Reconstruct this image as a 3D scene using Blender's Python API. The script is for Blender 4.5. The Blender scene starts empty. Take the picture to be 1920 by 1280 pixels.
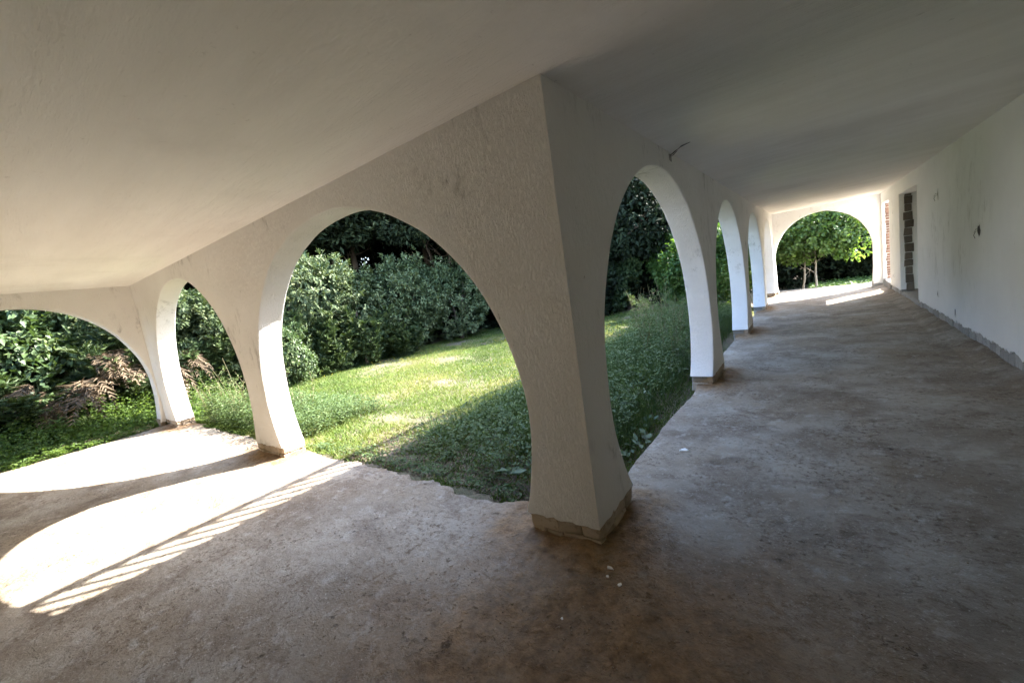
import bpy, bmesh, math, random
import numpy as np
from mathutils import Matrix, Vector

# ------------------------------------------------------------------ camera, sky, sun, exposure
scene = bpy.context.scene
COL = scene.collection
cam_data = bpy.data.cameras.new('camera')
cam_data.sensor_width = 36.0
cam_data.lens = 765.0 / 1920.0 * 36.0
cam_data.clip_start = 0.05
cam_data.clip_end = 2000
cam = bpy.data.objects.new('camera', cam_data)
COL.objects.link(cam)
R = ((0.79850072, 0.04004281, 0.60066061), (0.58336939, 0.19480003, -0.78850054), (-0.14858248, 0.98002527, 0.13218821))
M4 = Matrix.Identity(4)
for i in range(3):
    for j in range(3):
        M4[i][j] = R[i][j]
M4[2][3] = 1.6
cam.matrix_world = M4
scene.camera = cam

SUN = Vector((0.72, 1.0, 1.0)).normalized()
world = bpy.data.worlds.new('World')
scene.world = world
world.use_nodes = True
wn = world.node_tree
sky = wn.nodes.new('ShaderNodeTexSky')
sky.sky_type = 'NISHITA'
sky.sun_disc = False
sky.sun_elevation = math.asin(SUN.z)
sky.sun_rotation = math.atan2(SUN.x, SUN.y)
bg = wn.nodes['Background']
bg.inputs['Strength'].default_value = 0.15
wn.links.new(sky.outputs[0], bg.inputs['Color'])
sd = bpy.data.lights.new('sun', 'SUN')
sd.energy = 3.2
sd.angle = math.radians(0.5)
sd.color = (1.0, 0.95, 0.875)
so = bpy.data.objects.new('sun', sd)
so.rotation_euler = SUN.to_track_quat('Z', 'Y').to_euler()
so.location = (8, 12, 14)
COL.objects.link(so)
scene.view_settings.view_transform = 'Standard'
scene.view_settings.look = 'None'
scene.view_settings.gamma = 1.0
scene.view_settings.use_curve_mapping = False
scene.view_settings.exposure = 3.7
scene.cycles.max_bounces = 9
scene.cycles.diffuse_bounces = 6
scene.cycles.glossy_bounces = 2
scene.cycles.transmission_bounces = 4
scene.cycles.use_denoising = True
scene.cycles.caustics_reflective = False
scene.cycles.caustics_refractive = False

# ------------------------------------------------------------------ helpers
rng = np.random.default_rng(7)
random.seed(7)

def tag(o, label, cat, group=None, kind=None):
    o['label'] = label
    if cat: o['category'] = cat
    if group: o['group'] = group
    if kind: o['kind'] = kind
    return o

def empty(name, loc=(0, 0, 0), rz=0.0):
    o = bpy.data.objects.new(name, None)
    o.location = loc
    o.rotation_euler = (0, 0, rz)
    o.empty_display_size = 0.2
    COL.objects.link(o)
    return o

def link(name, me, mat=None, parent=None):
    o = bpy.data.objects.new(name, me)
    if mat is not None and len(me.materials) == 0: me.materials.append(mat)
    COL.objects.link(o)
    if parent is not None: o.parent = parent
    return o

def np_mesh(name, V, F, mat=None, tint=None, smooth=False):
    """V (n,3), F (m,k) numpy -> mesh"""
    V = np.asarray(V, np.float32); F = np.asarray(F, np.int32)
    me = bpy.data.meshes.new(name)
    me.vertices.add(len(V)); me.vertices.foreach_set('co', V.ravel())
    k = F.shape[1]
    me.loops.add(F.size); me.loops.foreach_set('vertex_index', F.ravel())
    me.polygons.add(len(F))
    me.polygons.foreach_set('loop_start', np.arange(0, F.size, k, dtype=np.int32))
    try: me.polygons.foreach_set('loop_total', np.full(len(F), k, dtype=np.int32))
    except Exception: pass
    if smooth: me.polygons.foreach_set('use_smooth', np.ones(len(F), dtype=bool))
    if tint is not None:
        a = me.attributes.new('tint', 'FLOAT', 'FACE')
        a.data.foreach_set('value', np.asarray(tint, np.float32))
    me.update(calc_edges=True)
    if mat is not None: me.materials.append(mat)
    return me

def py_mesh(name, V, F, mat=None):
    me = bpy.data.meshes.new(name)
    me.from_pydata([tuple(v) for v in V], [], F)
    me.update()
    if mat is not None: me.materials.append(mat)
    return me

def hash2(i, j, s):
    n = (i.astype(np.int64) * 374761393 + j.astype(np.int64) * 668265263 + s * 1274126177) & 0xffffffff
    n = ((n ^ (n >> 13)) * 1274126177) & 0xffffffff
    return ((n ^ (n >> 16)) & 0xffff) / 65535.0

def vnoise(x, y, s=0):
    x = np.asarray(x, float); y = np.asarray(y, float)
    i = np.floor(x); j = np.floor(y); fx = x - i; fy = y - j
    fx = fx * fx * (3 - 2 * fx); fy = fy * fy * (3 - 2 * fy)
    a = hash2(i, j, s); b = hash2(i + 1, j, s); c = hash2(i, j + 1, s); d = hash2(i + 1, j + 1, s)
    return (a * (1 - fx) + b * fx) * (1 - fy) + (c * (1 - fx) + d * fx) * fy - 0.5

def fbm(x, y, s=0, oct=4):
    r = 0; a = 1.0
    for o in range(oct):
        r = r + a * vnoise(x * 2 ** o + 17.3 * o, y * 2 ** o - 9.1 * o, s + o); a *= 0.5
    return r

def grid_faces(nx, ny):
    i = np.arange(nx - 1)[:, None] * ny + np.arange(ny - 1)[None, :]
    i = i.ravel()
    return np.stack([i, i + ny, i + ny + 1, i + 1], 1)

def chamfer_box(sx, sy, sz, c, jit, rs):
    """irregular chamfered block centred on the origin: 24 verts"""
    V = []; idx = {}
    for ix in (-1, 1):
        for iy in (-1, 1):
            for iz in (-1, 1):
                j = rs.normal(0, jit, 3)
                for ax in range(3):
                    p = np.array([ix * sx / 2, iy * sy / 2, iz * sz / 2])
                    for a in range(3):
                        if a != ax: p[a] -= (ix, iy, iz)[a] * c
                    idx[(ix, iy, iz, ax)] = len(V); V.append(p + j)
    F = []
    s = (-1, 1)
    for ix in s: F.append([idx[(ix, a, b, 0)] for a, b in ((-1, -1), (1, -1), (1, 1), (-1, 1))])
    for iy in s: F.append([idx[(a, iy, b, 1)] for a, b in ((-1, -1), (1, -1), (1, 1), (-1, 1))])
    for iz in s: F.append([idx[(a, b, iz, 2)] for a, b in ((-1, -1), (1, -1), (1, 1), (-1, 1))])
    for a in s:
        for b in s:
            F.append([idx[(-1, a, b, 1)], idx[(1, a, b, 1)], idx[(1, a, b, 2)], idx[(-1, a, b, 2)]])
            F.append([idx[(a, -1, b, 0)], idx[(a, 1, b, 0)], idx[(a, 1, b, 2)], idx[(a, -1, b, 2)]])
            F.append([idx[(a, b, -1, 0)], idx[(a, b, 1, 0)], idx[(a, b, 1, 1)], idx[(a, b, -1, 1)]])
    for ix in s:
        for iy in s:
            for iz in s: F.append([idx[(ix, iy, iz, k)] for k in range(3)])
    return V, F

def fix_normals(me):
    bm = bmesh.new(); bm.from_mesh(me)
    bmesh.ops.recalc_face_normals(bm, faces=bm.faces)
    bm.to_mesh(me); bm.free()

def box_mesh(name, x0, x1, y0, y1, z0, z1, mat):
    V = [(x, y, z) for x in (x0, x1) for y in (y0, y1) for z in (z0, z1)]
    F = [[0, 1, 3, 2], [4, 6, 7, 5], [0, 4, 5, 1], [2, 3, 7, 6], [0, 2, 6, 4], [1, 5, 7, 3]]
    return py_mesh(name, V, F, mat)

# ------------------------------------------------------------------ materials
def new_mat(name):
    m = bpy.data.materials.new(name); m.use_nodes = True
    nt = m.node_tree; b = nt.nodes['Principled BSDF']
    return m, nt, b

def N(nt, typ, **kw):
    n = nt.nodes.new(typ)
    for k, v in kw.items():
        if hasattr(n, k): setattr(n, k, v)
    return n

def coords(nt, scale=(1, 1, 1)):
    tc = N(nt, 'ShaderNodeTexCoord'); mp = N(nt, 'ShaderNodeMapping')
    mp.inputs['Scale'].default_value = scale
    nt.links.new(tc.outputs['Object'], mp.inputs['Vector'])
    return mp.outputs[0]

def noise(nt, vec, scale, detail=4, rough=0.55, dist=0.0):
    n = N(nt, 'ShaderNodeTexNoise')
    n.inputs['Scale'].default_value = scale; n.inputs['Detail'].default_value = detail
    n.inputs['Roughness'].default_value = rough; n.inputs['Distortion'].default_value = dist
    nt.links.new(vec, n.inputs['Vector'])
    return n.outputs['Fac']

def ramp(nt, fac, stops, interp='LINEAR'):
    r = N(nt, 'ShaderNodeValToRGB'); r.color_ramp.interpolation = interp
    e = r.color_ramp.elements
    while len(e) > 1: e.remove(e[0])
    e[0].position = stops[0][0]; e[0].color = (*stops[0][1], 1)
    for p, c in stops[1:]:
        x = e.new(p); x.color = (*c, 1)
    nt.links.new(fac, r.inputs['Fac'])
    return r.outputs['Color']

def g(v): return (v, v, v)

def mix(nt, fac, a, b, mode='MIX'):
    m = N(nt, 'ShaderNodeMix'); m.data_type = 'RGBA'; m.blend_type = mode
    for v, s in ((fac, m.inputs[0]), (a, m.inputs[6]), (b, m.inputs[7])):
        if hasattr(v, 'is_linked'): nt.links.new(v, s)
        elif isinstance(v, (int, float)): s.default_value = v
        else: s.default_value = (*v, 1)
    return m.outputs[2]

def bump(nt, h, strength, dist, prev=None):
    b = N(nt, 'ShaderNodeBump')
    b.inputs['Strength'].default_value = strength; b.inputs['Distance'].default_value = dist
    nt.links.new(h, b.inputs['Height'])
    if prev is not None: nt.links.new(prev, b.inputs['Normal'])
    return b.outputs['Normal']

def plaster_mat(name, c1, c2, gouge=0.006, stain=0.5):
    m, nt, b = new_mat(name)
    v = coords(nt); vs = coords(nt, (1, 1, 0.27)); vd = coords(nt, (1, 1, 0.4))
    base = mix(nt, ramp(nt, noise(nt, v, 1.3, 5), [(0.35, g(0)), (0.65, g(1))]), c1, c2)
    # sparse dark scuffs and drip marks of the wall's own dirt
    st = ramp(nt, noise(nt, vd, 8.0, 7, 0.75, 0.3), [(0.53, g(0)), (0.70, g(stain))])
    area = ramp(nt, noise(nt, v, 0.9, 3), [(0.50, g(0)), (0.62, g(1))])
    st = mix(nt, 1.0, st, area, 'MULTIPLY')
    col = mix(nt, st, base, (c1[0] * 0.35, c1[1] * 0.33, c1[2] * 0.30))
    vq = coords(nt, (1, 1, 0.28))
    sp = ramp(nt, noise(nt, vq, 26.0, 3, 0.6, 0.5), [(0.70, g(0)), (0.74, g(stain))])
    sp = mix(nt, 1.0, sp, ramp(nt, noise(nt, v, 1.7, 3), [(0.42, g(0)), (0.6, g(1))]), 'MULTIPLY')
    col = mix(nt, sp, col, (c1[0] * 0.4, c1[1] * 0.37, c1[2] * 0.33))
    nt.links.new(col, b.inputs['Base Color'])
    b.inputs['Roughness'].default_value = 0.85
    b.inputs['Specular IOR Level'].default_value = 0.25
    h1 = ramp(nt, noise(nt, vs, 80.0, 5, 0.68, 0.0), [(0.36, g(0)), (0.56, g(1))])
    n1 = bump(nt, h1, 1.0, gouge)
    h2 = noise(nt, v, 130.0, 3)
    n2 = bump(nt, h2, 0.5, 0.002, n1)
    h3 = noise(nt, v, 2.2, 3)
    n3 = bump(nt, h3, 0.7, 0.03, n2)
    nt.links.new(n3, b.inputs['Normal'])
    return m

PLASTER = plaster_mat('scratched_plaster', (0.86, 0.84, 0.805), (0.80, 0.775, 0.735), 0.0062, 0.8)
PLASTER_B = plaster_mat('plaster_corridor', (0.86, 0.845, 0.82), (0.805, 0.785, 0.755), 0.004, 0.8)
PLASTER_D = plaster_mat('plaster_house', (0.87, 0.865, 0.845), (0.82, 0.815, 0.795), 0.0012, 0.45)

def ceiling_material():
    m, nt, b = new_mat('ceiling_paint')
    v = coords(nt); vs = coords(nt, (0.35, 2.2, 1))
    col = mix(nt, ramp(nt, noise(nt, vs, 1.2, 5, 0.6), [(0.35, g(0)), (0.68, g(1))]), (0.79, 0.765, 0.725), (0.86, 0.84, 0.805))
    st = ramp(nt, noise(nt, v, 0.8, 7, 0.65), [(0.52, g(0)), (0.68, g(0.55))])
    col = mix(nt, st, col, (0.69, 0.665, 0.625))
    sp = ramp(nt, noise(nt, v, 14, 5, 0.7), [(0.66, g(0)), (0.74, g(0.5))])
    col = mix(nt, sp, col, (0.45, 0.42, 0.38))
    nt.links.new(col, b.inputs['Base Color'])
    b.inputs['Roughness'].default_value = 0.9
    b.inputs['Specular IOR Level'].default_value = 0.2
    n1 = bump(nt, noise(nt, v, 60, 5, 0.7), 0.8, 0.006)
    n2 = bump(nt, noise(nt, vs, 3.0, 5, 0.65), 0.8, 0.03, n1)
    nt.links.new(n2, b.inputs['Normal'])
    return m
CEIL = ceiling_material()

def floor_material():
    m, nt, b = new_mat('cement_floor')
    v = coords(nt); va = coords(nt, (0.9, 1.15, 1))
    c = mix(nt, ramp(nt, noise(nt, v, 1.1, 6, 0.62), [(0.40, g(0)), (0.58, g(1))]), (0.24, 0.197, 0.15), (0.395, 0.345, 0.28))
    c = mix(nt, ramp(nt, noise(nt, v, 0.8, 4, 0.5), [(0.46, g(0)), (0.64, g(0.6))]), c, (0.29, 0.22, 0.145))
    c = mix(nt, ramp(nt, noise(nt, va, 2.6, 8, 0.72, 0.35), [(0.50, g(0)), (0.66, g(0.85))]), c, (0.17, 0.128, 0.095))
    c = mix(nt, ramp(nt, noise(nt, v, 7.0, 7, 0.75), [(0.54, g(0)), (0.66, g(0.6))]), c, (0.50, 0.46, 0.40))
    spk = mix(nt, 1.0, ramp(nt, noise(nt, v, 24.0, 6, 0.75), [(0.51, g(0)), (0.60, g(0.9))]), ramp(nt, noise(nt, v, 1.9, 5, 0.65), [(0.42, g(0.1)), (0.58, g(1))]), 'MULTIPLY')
    c = mix(nt, spk, c, (0.155, 0.112, 0.076))
    c = mix(nt, ramp(nt, noise(nt, v, 60.0, 4, 0.7), [(0.60, g(0)), (0.66, g(0.7))]), c, (0.52, 0.47, 0.40))
    # scattered dark pits
    pit = ramp(nt, noise(nt, v, 22.0, 5, 0.75, 0.0), [(0.60, g(0)), (0.66, g(1))])
    pit = mix(nt, 1.0, pit, ramp(nt, noise(nt, v, 1.5, 4, 0.6), [(0.47, g(0)), (0.60, g(1))]), 'MULTIPLY')
    c = mix(nt, pit, c, (0.10, 0.072, 0.052))
    at = N(nt, 'ShaderNodeAttribute'); at.attribute_name = 'soil'
    sfac = mix(nt, 1.0, at.outputs['Color'], ramp(nt, noise(nt, v, 6, 5, 0.6), [(0.25, g(0.55)), (0.6, g(1))]), 'MULTIPLY')
    soil = mix(nt, ramp(nt, noise(nt, v, 18, 6, 0.7), [(0.35, g(0)), (0.65, g(1))]), (0.15, 0.088, 0.042), (0.33, 0.205, 0.105))
    c = mix(nt, sfac, c, soil)
    nt.links.new(c, b.inputs['Base Color'])
    nt.links.new(ramp(nt, noise(nt, v, 2.3, 6, 0.7), [(0.35, g(0.52)), (0.62, g(0.9))]), b.inputs['Roughness'])
    b.inputs['Specular IOR Level'].default_value = 0.2
    n1 = bump(nt, noise(nt, v, 11, 8, 0.68, 0.2), 0.8, 0.022)
    n2 = bump(nt, noise(nt, v, 55, 6, 0.72), 0.9, 0.009, n1)
    n3 = bump(nt, ramp(nt, noise(nt, va, 3.0, 6, 0.65, 0.3), [(0.50, g(0)), (0.545, g(1))]), 0.6, 0.005, n2)
    inv = ramp(nt, pit, [(0, g(1)), (1, g(0))])
    n4 = bump(nt, inv, 0.9, 0.012, n3)
    nt.links.new(n4, b.inputs['Normal'])
    return m
FLOOR = floor_material()

def stone_material(name, c1, c2, sc=9.0):
    m, nt, b = new_mat(name)
    v = coords(nt)
    oi = N(nt, 'ShaderNodeObjectInfo')
    c = mix(nt, noise(nt, v, sc, 6, 0.65), c1, c2)
    c = mix(nt, ramp(nt, noise(nt, v, 30, 3), [(0.55, g(0)), (0.7, g(0.6))]), c, (c1[0] * 0.4, c1[1] * 0.38, c1[2] * 0.36))
    hs = N(nt, 'ShaderNodeHueSaturation')
    mr = N(nt, 'ShaderNodeMapRange'); mr.inputs[3].default_value = 0.75; mr.inputs[4].default_value = 1.2
    nt.links.new(oi.outputs['Random'], mr.inputs[0]); nt.links.new(mr.outputs[0], hs.inputs['Value'])
    nt.links.new(c, hs.inputs['Color']); nt.links.new(hs.outputs[0], b.inputs['Base Color'])
    b.inputs['Roughness'].default_value = 0.9
    n1 = bump(nt, noise(nt, v, 28, 6, 0.7), 0.9, 0.012)
    nt.links.new(n1, b.inputs['Normal'])
    return m
STONE = stone_material('base_stone', (0.36, 0.27, 0.18), (0.46, 0.38, 0.29))
STONE_G = stone_material('grey_stone', (0.30, 0.285, 0.26), (0.44, 0.42, 0.39))
BRICK = stone_material('raw_brick', (0.13, 0.07, 0.05), (0.21, 0.135, 0.10))
BLOCK = stone_material('raw_block', (0.09, 0.075, 0.06), (0.165, 0.14, 0.115))
MORTAR = stone_material('mortar', (0.24, 0.18, 0.12), (0.33, 0.26, 0.19), 14)
MORTAR_G = stone_material('grey_mortar', (0.26, 0.25, 0.235), (0.38, 0.365, 0.34), 14)

def simple(name, col, rough=0.7, var=0.25, sc=20):
    m, nt, b = new_mat(name)
    v = coords(nt)
    c = mix(nt, noise(nt, v, sc, 4), tuple(x * (1 - var) for x in col), tuple(min(1, x * (1 + var)) for x in col))
    nt.links.new(c, b.inputs['Base Color'])
    b.inputs['Roughness'].default_value = rough
    return m
HOLE_SHADE = simple('hole_shade', (0.05, 0.045, 0.04), 0.9)  # colour stands in for the shade inside the wall holes
CABLE = simple('cable_black', (0.03, 0.028, 0.026), 0.5)
WHITE = simple('plaster_chip_white', (0.78, 0.76, 0.72), 0.8, 0.1)
METAL = simple('railing_paint', (0.55, 0.53, 0.50), 0.5, 0.1)
BARK = simple('bark', (0.14, 0.105, 0.08), 0.95, 0.45, 35)
BARK_P = simple('bark_pale', (0.26, 0.22, 0.18), 0.95, 0.4, 30)
SOILM = simple('soil_crumb', (0.32, 0.235, 0.16), 0.95, 0.4, 40)

def ground_material():
    m, nt, b = new_mat('garden_soil')
    v = coords(nt)
    c = mix(nt, ramp(nt, noise(nt, v, 0.9, 5), [(0.4, g(0)), (0.6, g(1))]), (0.155, 0.12, 0.085), (0.10, 0.10, 0.045))
    c = mix(nt, ramp(nt, noise(nt, v, 16, 5, 0.7), [(0.5, g(0)), (0.66, g(0.8))]), c, (0.20, 0.16, 0.11))
    c = mix(nt, ramp(nt, noise(nt, v, 45, 4, 0.7), [(0.52, g(0)), (0.62, g(0.8))]), c, (0.06, 0.045, 0.03))
    nt.links.new(c, b.inputs['Base Color'])
    b.inputs['Roughness'].default_value = 0.95
    n1 = bump(nt, noise(nt, v, 22, 6, 0.7), 1.0, 0.03)
    nt.links.new(n1, b.inputs['Normal'])
    return m
GROUND = ground_material()

def leaf_mat(name, stops, rough=0.45, trans=0.3, spec=0.5, tcol=None):
    m, nt, b = new_mat(name)
    at = N(nt, 'ShaderNodeAttribute'); at.attribute_name = 'tint'
    c = ramp(nt, at.outputs['Fac'], stops)
    nt.links.new(c, b.inputs['Base Color'])
    b.inputs['Roughness'].default_value = rough
    b.inputs['Specular IOR Level'].default_value = spec
    t = N(nt, 'ShaderNodeBsdfTranslucent')
    tc = mix(nt, 1.0, c, tcol or (1.5, 1.55, 0.7), 'MULTIPLY')
    nt.links.new(tc, t.inputs['Color'])
    ms = N(nt, 'ShaderNodeMixShader'); ms.inputs[0].default_value = trans
    nt.links.new(b.outputs[0], ms.inputs[1]); nt.links.new(t.outputs[0], ms.inputs[2])
    nt.links.new(ms.outputs[0], nt.nodes['Material Output'].inputs['Surface'])
    return m
L_GREY = leaf_mat('leaf_grey_green', [(0, (0.026, 0.044, 0.016)), (0.5, (0.066, 0.092, 0.038)), (1, (0.12, 0.142, 0.068))], 0.6, 0.15, 0.25)
L_GREEN = leaf_mat('leaf_green', [(0, (0.034, 0.059, 0.024)), (0.55, (0.069, 0.109, 0.040)), (1, (0.126, 0.168, 0.071))], 0.5, 0.22, 0.35)
L_BRIGHT = leaf_mat('leaf_bright', [(0, (0.034, 0.071, 0.017)), (0.6, (0.063, 0.122, 0.025)), (1, (0.118, 0.172, 0.046))], 0.5, 0.35, 0.35)
L_DARK = leaf_mat('leaf_dark', [(0, (0.005, 0.008, 0.004)), (0.7, (0.013, 0.021, 0.008)), (1, (0.029, 0.039, 0.017))], 0.7, 0.06, 0.15)  # kept very dark to put deep tree shade into the leaf colour
L_CON = leaf_mat('conifer_scale', [(0, (0.018, 0.035, 0.013)), (0.6, (0.040, 0.066, 0.020)), (1, (0.071, 0.097, 0.034))], 0.6, 0.15, 0.3)
L_TREE = leaf_mat('leaf_young_tree', [(0, (0.050, 0.092, 0.025)), (0.6, (0.101, 0.160, 0.042)), (1, (0.160, 0.218, 0.067))], 0.5, 0.5, 0.35)
L_DRY = leaf_mat('dry_frond', [(0, (0.085, 0.064, 0.042)), (0.6, (0.145, 0.108, 0.072)), (1, (0.21, 0.16, 0.11))], 0.8, 0.15, 0.2, (1.2, 1.0, 0.8))
L_GRASS = leaf_mat('grass_blade', [(0, (0.042, 0.067, 0.018)), (0.4, (0.085, 0.135, 0.030)), (0.75, (0.135, 0.178, 0.042)), (1, (0.20, 0.195, 0.075))], 0.6, 0.25, 0.2)
L_WEED = leaf_mat('weed_leaf', [(0, (0.042, 0.071, 0.025)), (0.5, (0.076, 0.118, 0.042)), (1, (0.126, 0.164, 0.071))], 0.6, 0.25, 0.25)
L_STRAW = leaf_mat('straw_stalk', [(0, (0.185, 0.168, 0.092)), (1, (0.302, 0.277, 0.168))], 0.7, 0.2, 0.2, (1.1, 1.0, 0.7))
L_YEL = leaf_mat('yellow_petal', [(0, (0.521, 0.420, 0.025)), (1, (0.605, 0.521, 0.050))], 0.6, 0.3, 0.3, (1.1, 1.0, 0.6))

# ------------------------------------------------------------------ setting: dimensions
YA, XB, XC, YE, XD, YBK = 1.949, -1.058, -9.75, 16.0, 1.56, -0.97
TH, HC = 0.27, 2.62

def gz(x, y):
    """garden ground height"""
    x = np.asarray(x, float); y = np.asarray(y, float)
    dB = np.clip(-1.30 - x, 0, None)
    dA = np.clip(y - 2.2, 0, None)
    z = -0.06 + 0.05 * fbm(x * 0.35, y * 0.35, 11) + 0.02 * fbm(x * 2.5, y * 2.5, 21)
    z = z - 0.36 * np.exp(-(dB / 0.6) ** 2) * (y > 2.0) - 0.10 * np.exp(-(dA / 0.5) ** 2) * np.clip((x + 4.2) / 2.0, 0, 1)
    lip = np.exp(-((y - 2.2) / 0.22) ** 2) * np.clip((-1.7 - x) / 0.5, 0, 1) * (x > -9.6)
    z = z + lip * (-0.022 - z + 0.05 * fbm(x * 9, y * 9, 27, 4))* (y < 3)
    inside = ((x > -9.7) & (y < 2.05) & (y > -3)) | ((x > -1.2) & (x < 6.5) & (y < 17.3) & (y > -3))
    z = np.where(inside, np.minimum(z, -0.32), z)
    return z

# ground sheet, fine near the house, reaching far out
def axis_pts(lo, hi, step, far):
    a = list(np.arange(lo, hi + 1e-6, step)); d = step; p = hi
    while p < far: d *= 1.35; p += d; a.append(p)
    d = step; p = lo
    while p > -far: d *= 1.35; p -= d; a.insert(0, p)
    return np.array(a)
gx = axis_pts(-16, 4, 0.07, 600); gy = axis_pts(-2, 20, 0.07, 600)
GX, GY = np.meshgrid(gx, gy, indexing='ij')
GZ = gz(GX, GY)
ground = link('ground', np_mesh('ground', np.stack([GX, GY, GZ], -1).reshape(-1, 3), grid_faces(len(gx), len(gy)), GROUND, smooth=True))
tag(ground, 'brown garden soil with thin grass around the house', 'ground', kind='structure')

# ------------------------------------------------------------------ floor slab
def floor_h(x, y):
    z = 0.010 * fbm(x * 0.8, y * 0.8, 31) + 0.007 * fbm(x * 4.0, y * 4.0, 41, 4) + 0.004 * np.abs(fbm(x * 22, y * 18, 51, 2))
    # broken crust patches
    p = fbm(x * 1.6 + 3, y * 1.6, 61, 4)
    z = z - 0.012 * np.clip((p - 0.22) * 6, 0, 1) * (0.6 + 0.8 * vnoise(x * 30, y * 30, 71))
    z = z + soil_amt(x, y) * 0.035 * (1 + 0.8 * fbm(x * 7, y * 7, 81))
    # cement fillet along the house wall
    z = z + 0.065 * np.clip(1 - (1.56 - x) / 0.20, 0, 1) ** 0.7 * (1 + 0.5 * fbm(x * 4, y * 3, 91)) * (y > -0.5)
    return z

PIERS_A = [(-9.75, -9.11), (-5.79, -5.05), (-1.57, -1.058)]
PIERS_B = [(1.949, 2.49), (5.36, 6.15), (8.75, 9.54), (12.20, 12.99), (15.58, 16.0)]
def soil_amt(x, y):
    s = np.zeros_like(x)
    for i, (a, b) in enumerate(PIERS_A):
        dx = np.maximum(np.maximum(a - x, x - b), 0); dy = np.maximum(np.maximum(YA - y, y - 2.2), 0)
        s = np.maximum(s, np.exp(-(np.hypot(dx, dy) / (0.34 if i == 2 else 0.22)) ** 2))
    for a, b in PIERS_B:
        dx = np.maximum(np.maximum(-1.3 - x, x - XB), 0); dy = np.maximum(np.maximum(a - y, y - b), 0)
        s = np.maximum(s, np.exp(-(np.hypot(dx, dy) / 0.22) ** 2))
    # trodden earth spreading from the corner pillar towards the room
    d = np.hypot((x + 0.85) / 1.0, (y - 1.2) / 0.9)
    s = np.maximum(s, 0.9 * np.exp(-d ** 2))
    return s

st = 0.032
VV = []; FF = []; off = 0
def add_patch(X, Y, skirt_axis, skirt_end):
    global off
    Z = floor_h(X, Y)
    V = np.stack([X, Y, Z], -1)
    nx, ny = X.shape
    VV.append(V.reshape(-1, 3)); FF.append(grid_faces(nx, ny) + off); off += nx * ny
    for ax, end in zip(skirt_axis, skirt_end):
        e = V[end] if ax == 0 else V[:, end]
        n = len(e); lo = e.copy(); lo[:, 2] = -0.45
        lo[:, :2] += rng.normal(0, 0.006, (n, 2))
        VV.append(np.concatenate([e, lo]))
        i = np.arange(n - 1)
        f = np.stack([i, i + 1, i + 1 + n, i + n], 1)
        if (ax == 0) ^ (end == 0): f = f[:, ::-1]
        FF.append(f + off); off += 2 * n
# wing
ux = np.arange(-9.88, -1.28 + st, st); ux[-1] = -1.28
vy = np.linspace(0, 1, int(3.2 / st))
yedge = 2.20 + 0.06 * fbm(ux * 1.2, ux * 0, 5) + 0.09 * np.abs(fbm(ux * 5, ux * 0, 6, 4)) + 0.07 * np.round(3 * fbm(ux * 6, ux * 0, 9, 2)) / 3 - 0.02; yedge[-1] = 2.2
X = np.repeat(ux[:, None], len(vy), 1)
Y = -1.0 + (yedge[:, None] + 1.0) * vy[None, :]
X[0] = -9.88 + 0.03 * fbm(Y[0] * 4, Y[0] * 0, 8)
add_patch(X, Y, (0, 1), (0, -1))
# corridor
uy = np.arange(-1.0, 17.5, st)
xedge = np.where(uy > 2.2, -1.26 + 0.03 * fbm(uy * 0.8, uy * 0, 15) + 0.012 * fbm(uy * 9, uy * 0, 16, 4), -1.28)
ux2 = np.linspace(0, 1, int(2.9 / st))
X = xedge[None, :] + (1.60 - xedge[None, :]) * ux2[:, None]
Y = np.repeat(uy[None, :], len(ux2), 0)
Y[:, -1] += 0.04 * fbm(X[:, -1] * 4, X[:, -1] * 0, 18)
add_patch(X, Y, (0, 1), (0, -1))
V = np.concatenate(VV); F = np.concatenate(FF)
fm = np_mesh('floor', V, F, FLOOR, smooth=True)
a = fm.attributes.new('soil', 'FLOAT', 'POINT')
sa = soil_amt(V[:, 0], V[:, 1]); sa = np.clip(sa * 1.3 + 0.25 * fbm(V[:, 0] * 3, V[:, 1] * 3, 44) * (sa > 0.08), 0, 1)
a.data.foreach_set('value', sa.astype(np.float32))
floor = link('floor', fm)
tag(floor, 'worn bare cement floor of the veranda with dusty earth patches', 'floor', kind='structure')

# ------------------------------------------------------------------ ceiling and roof slab
def slab(name, pts, z0, z1, mat, under=None):
    n = len(pts)
    V = [(x, y, z0) for x, y in pts] + [(x, y, z1) for x, y in pts]
    F = [list(range(n - 1, -1, -1)), list(range(n, 2 * n))] + [[i, (i + 1) % n, n + (i + 1) % n, n + i] for i in range(n)]
    return py_mesh(name, V, F, mat)
OUT = [(-10.10, -1.6), (6.4, -1.6), (6.4, 14.4), (1.98, 14.4), (1.98, 16.42), (-1.42, 16.42), (-1.42, 2.31), (-10.10, 2.31)]
ceil = link('ceiling', slab('ceiling', OUT, HC, 2.94, CEIL))
tag(ceil, 'off-white plastered veranda ceiling under the flat roof', 'ceiling', kind='structure')

# ------------------------------------------------------------------ arcade walls
def arch_profile(uc, half, apex, zw, zb, seed, n=60, low=2.3, jit=0.006):
    """points from left foot over the crown to the right foot"""
    b = apex - zw
    th0 = math.asin(max(-1, (zb - zw) / low))
    P = []
    for k in range(8):
        t = th0 * (1 - k / 8); P.append((-half * math.cos(t), zw + low * math.sin(t)))
    for k in range(n + 1):
        t = math.pi * k / n; P.append((-half * math.cos(t), zw + b * math.sin(t)))
    for k in range(1, 9):
        t = th0 * k / 8; P.append((half * math.cos(t), zw + low * math.sin(t)))
    P = np.array(P)
    s = np.arange(len(P)) * 0.22
    P[:, 0] += jit * 2.5 * fbm(s, s * 0, seed, 3); P[:, 1] += jit * 2.0 * fbm(s, s * 0, seed + 9, 3)
    P[:, 0] += uc
    return [tuple(p) for p in P]

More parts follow.
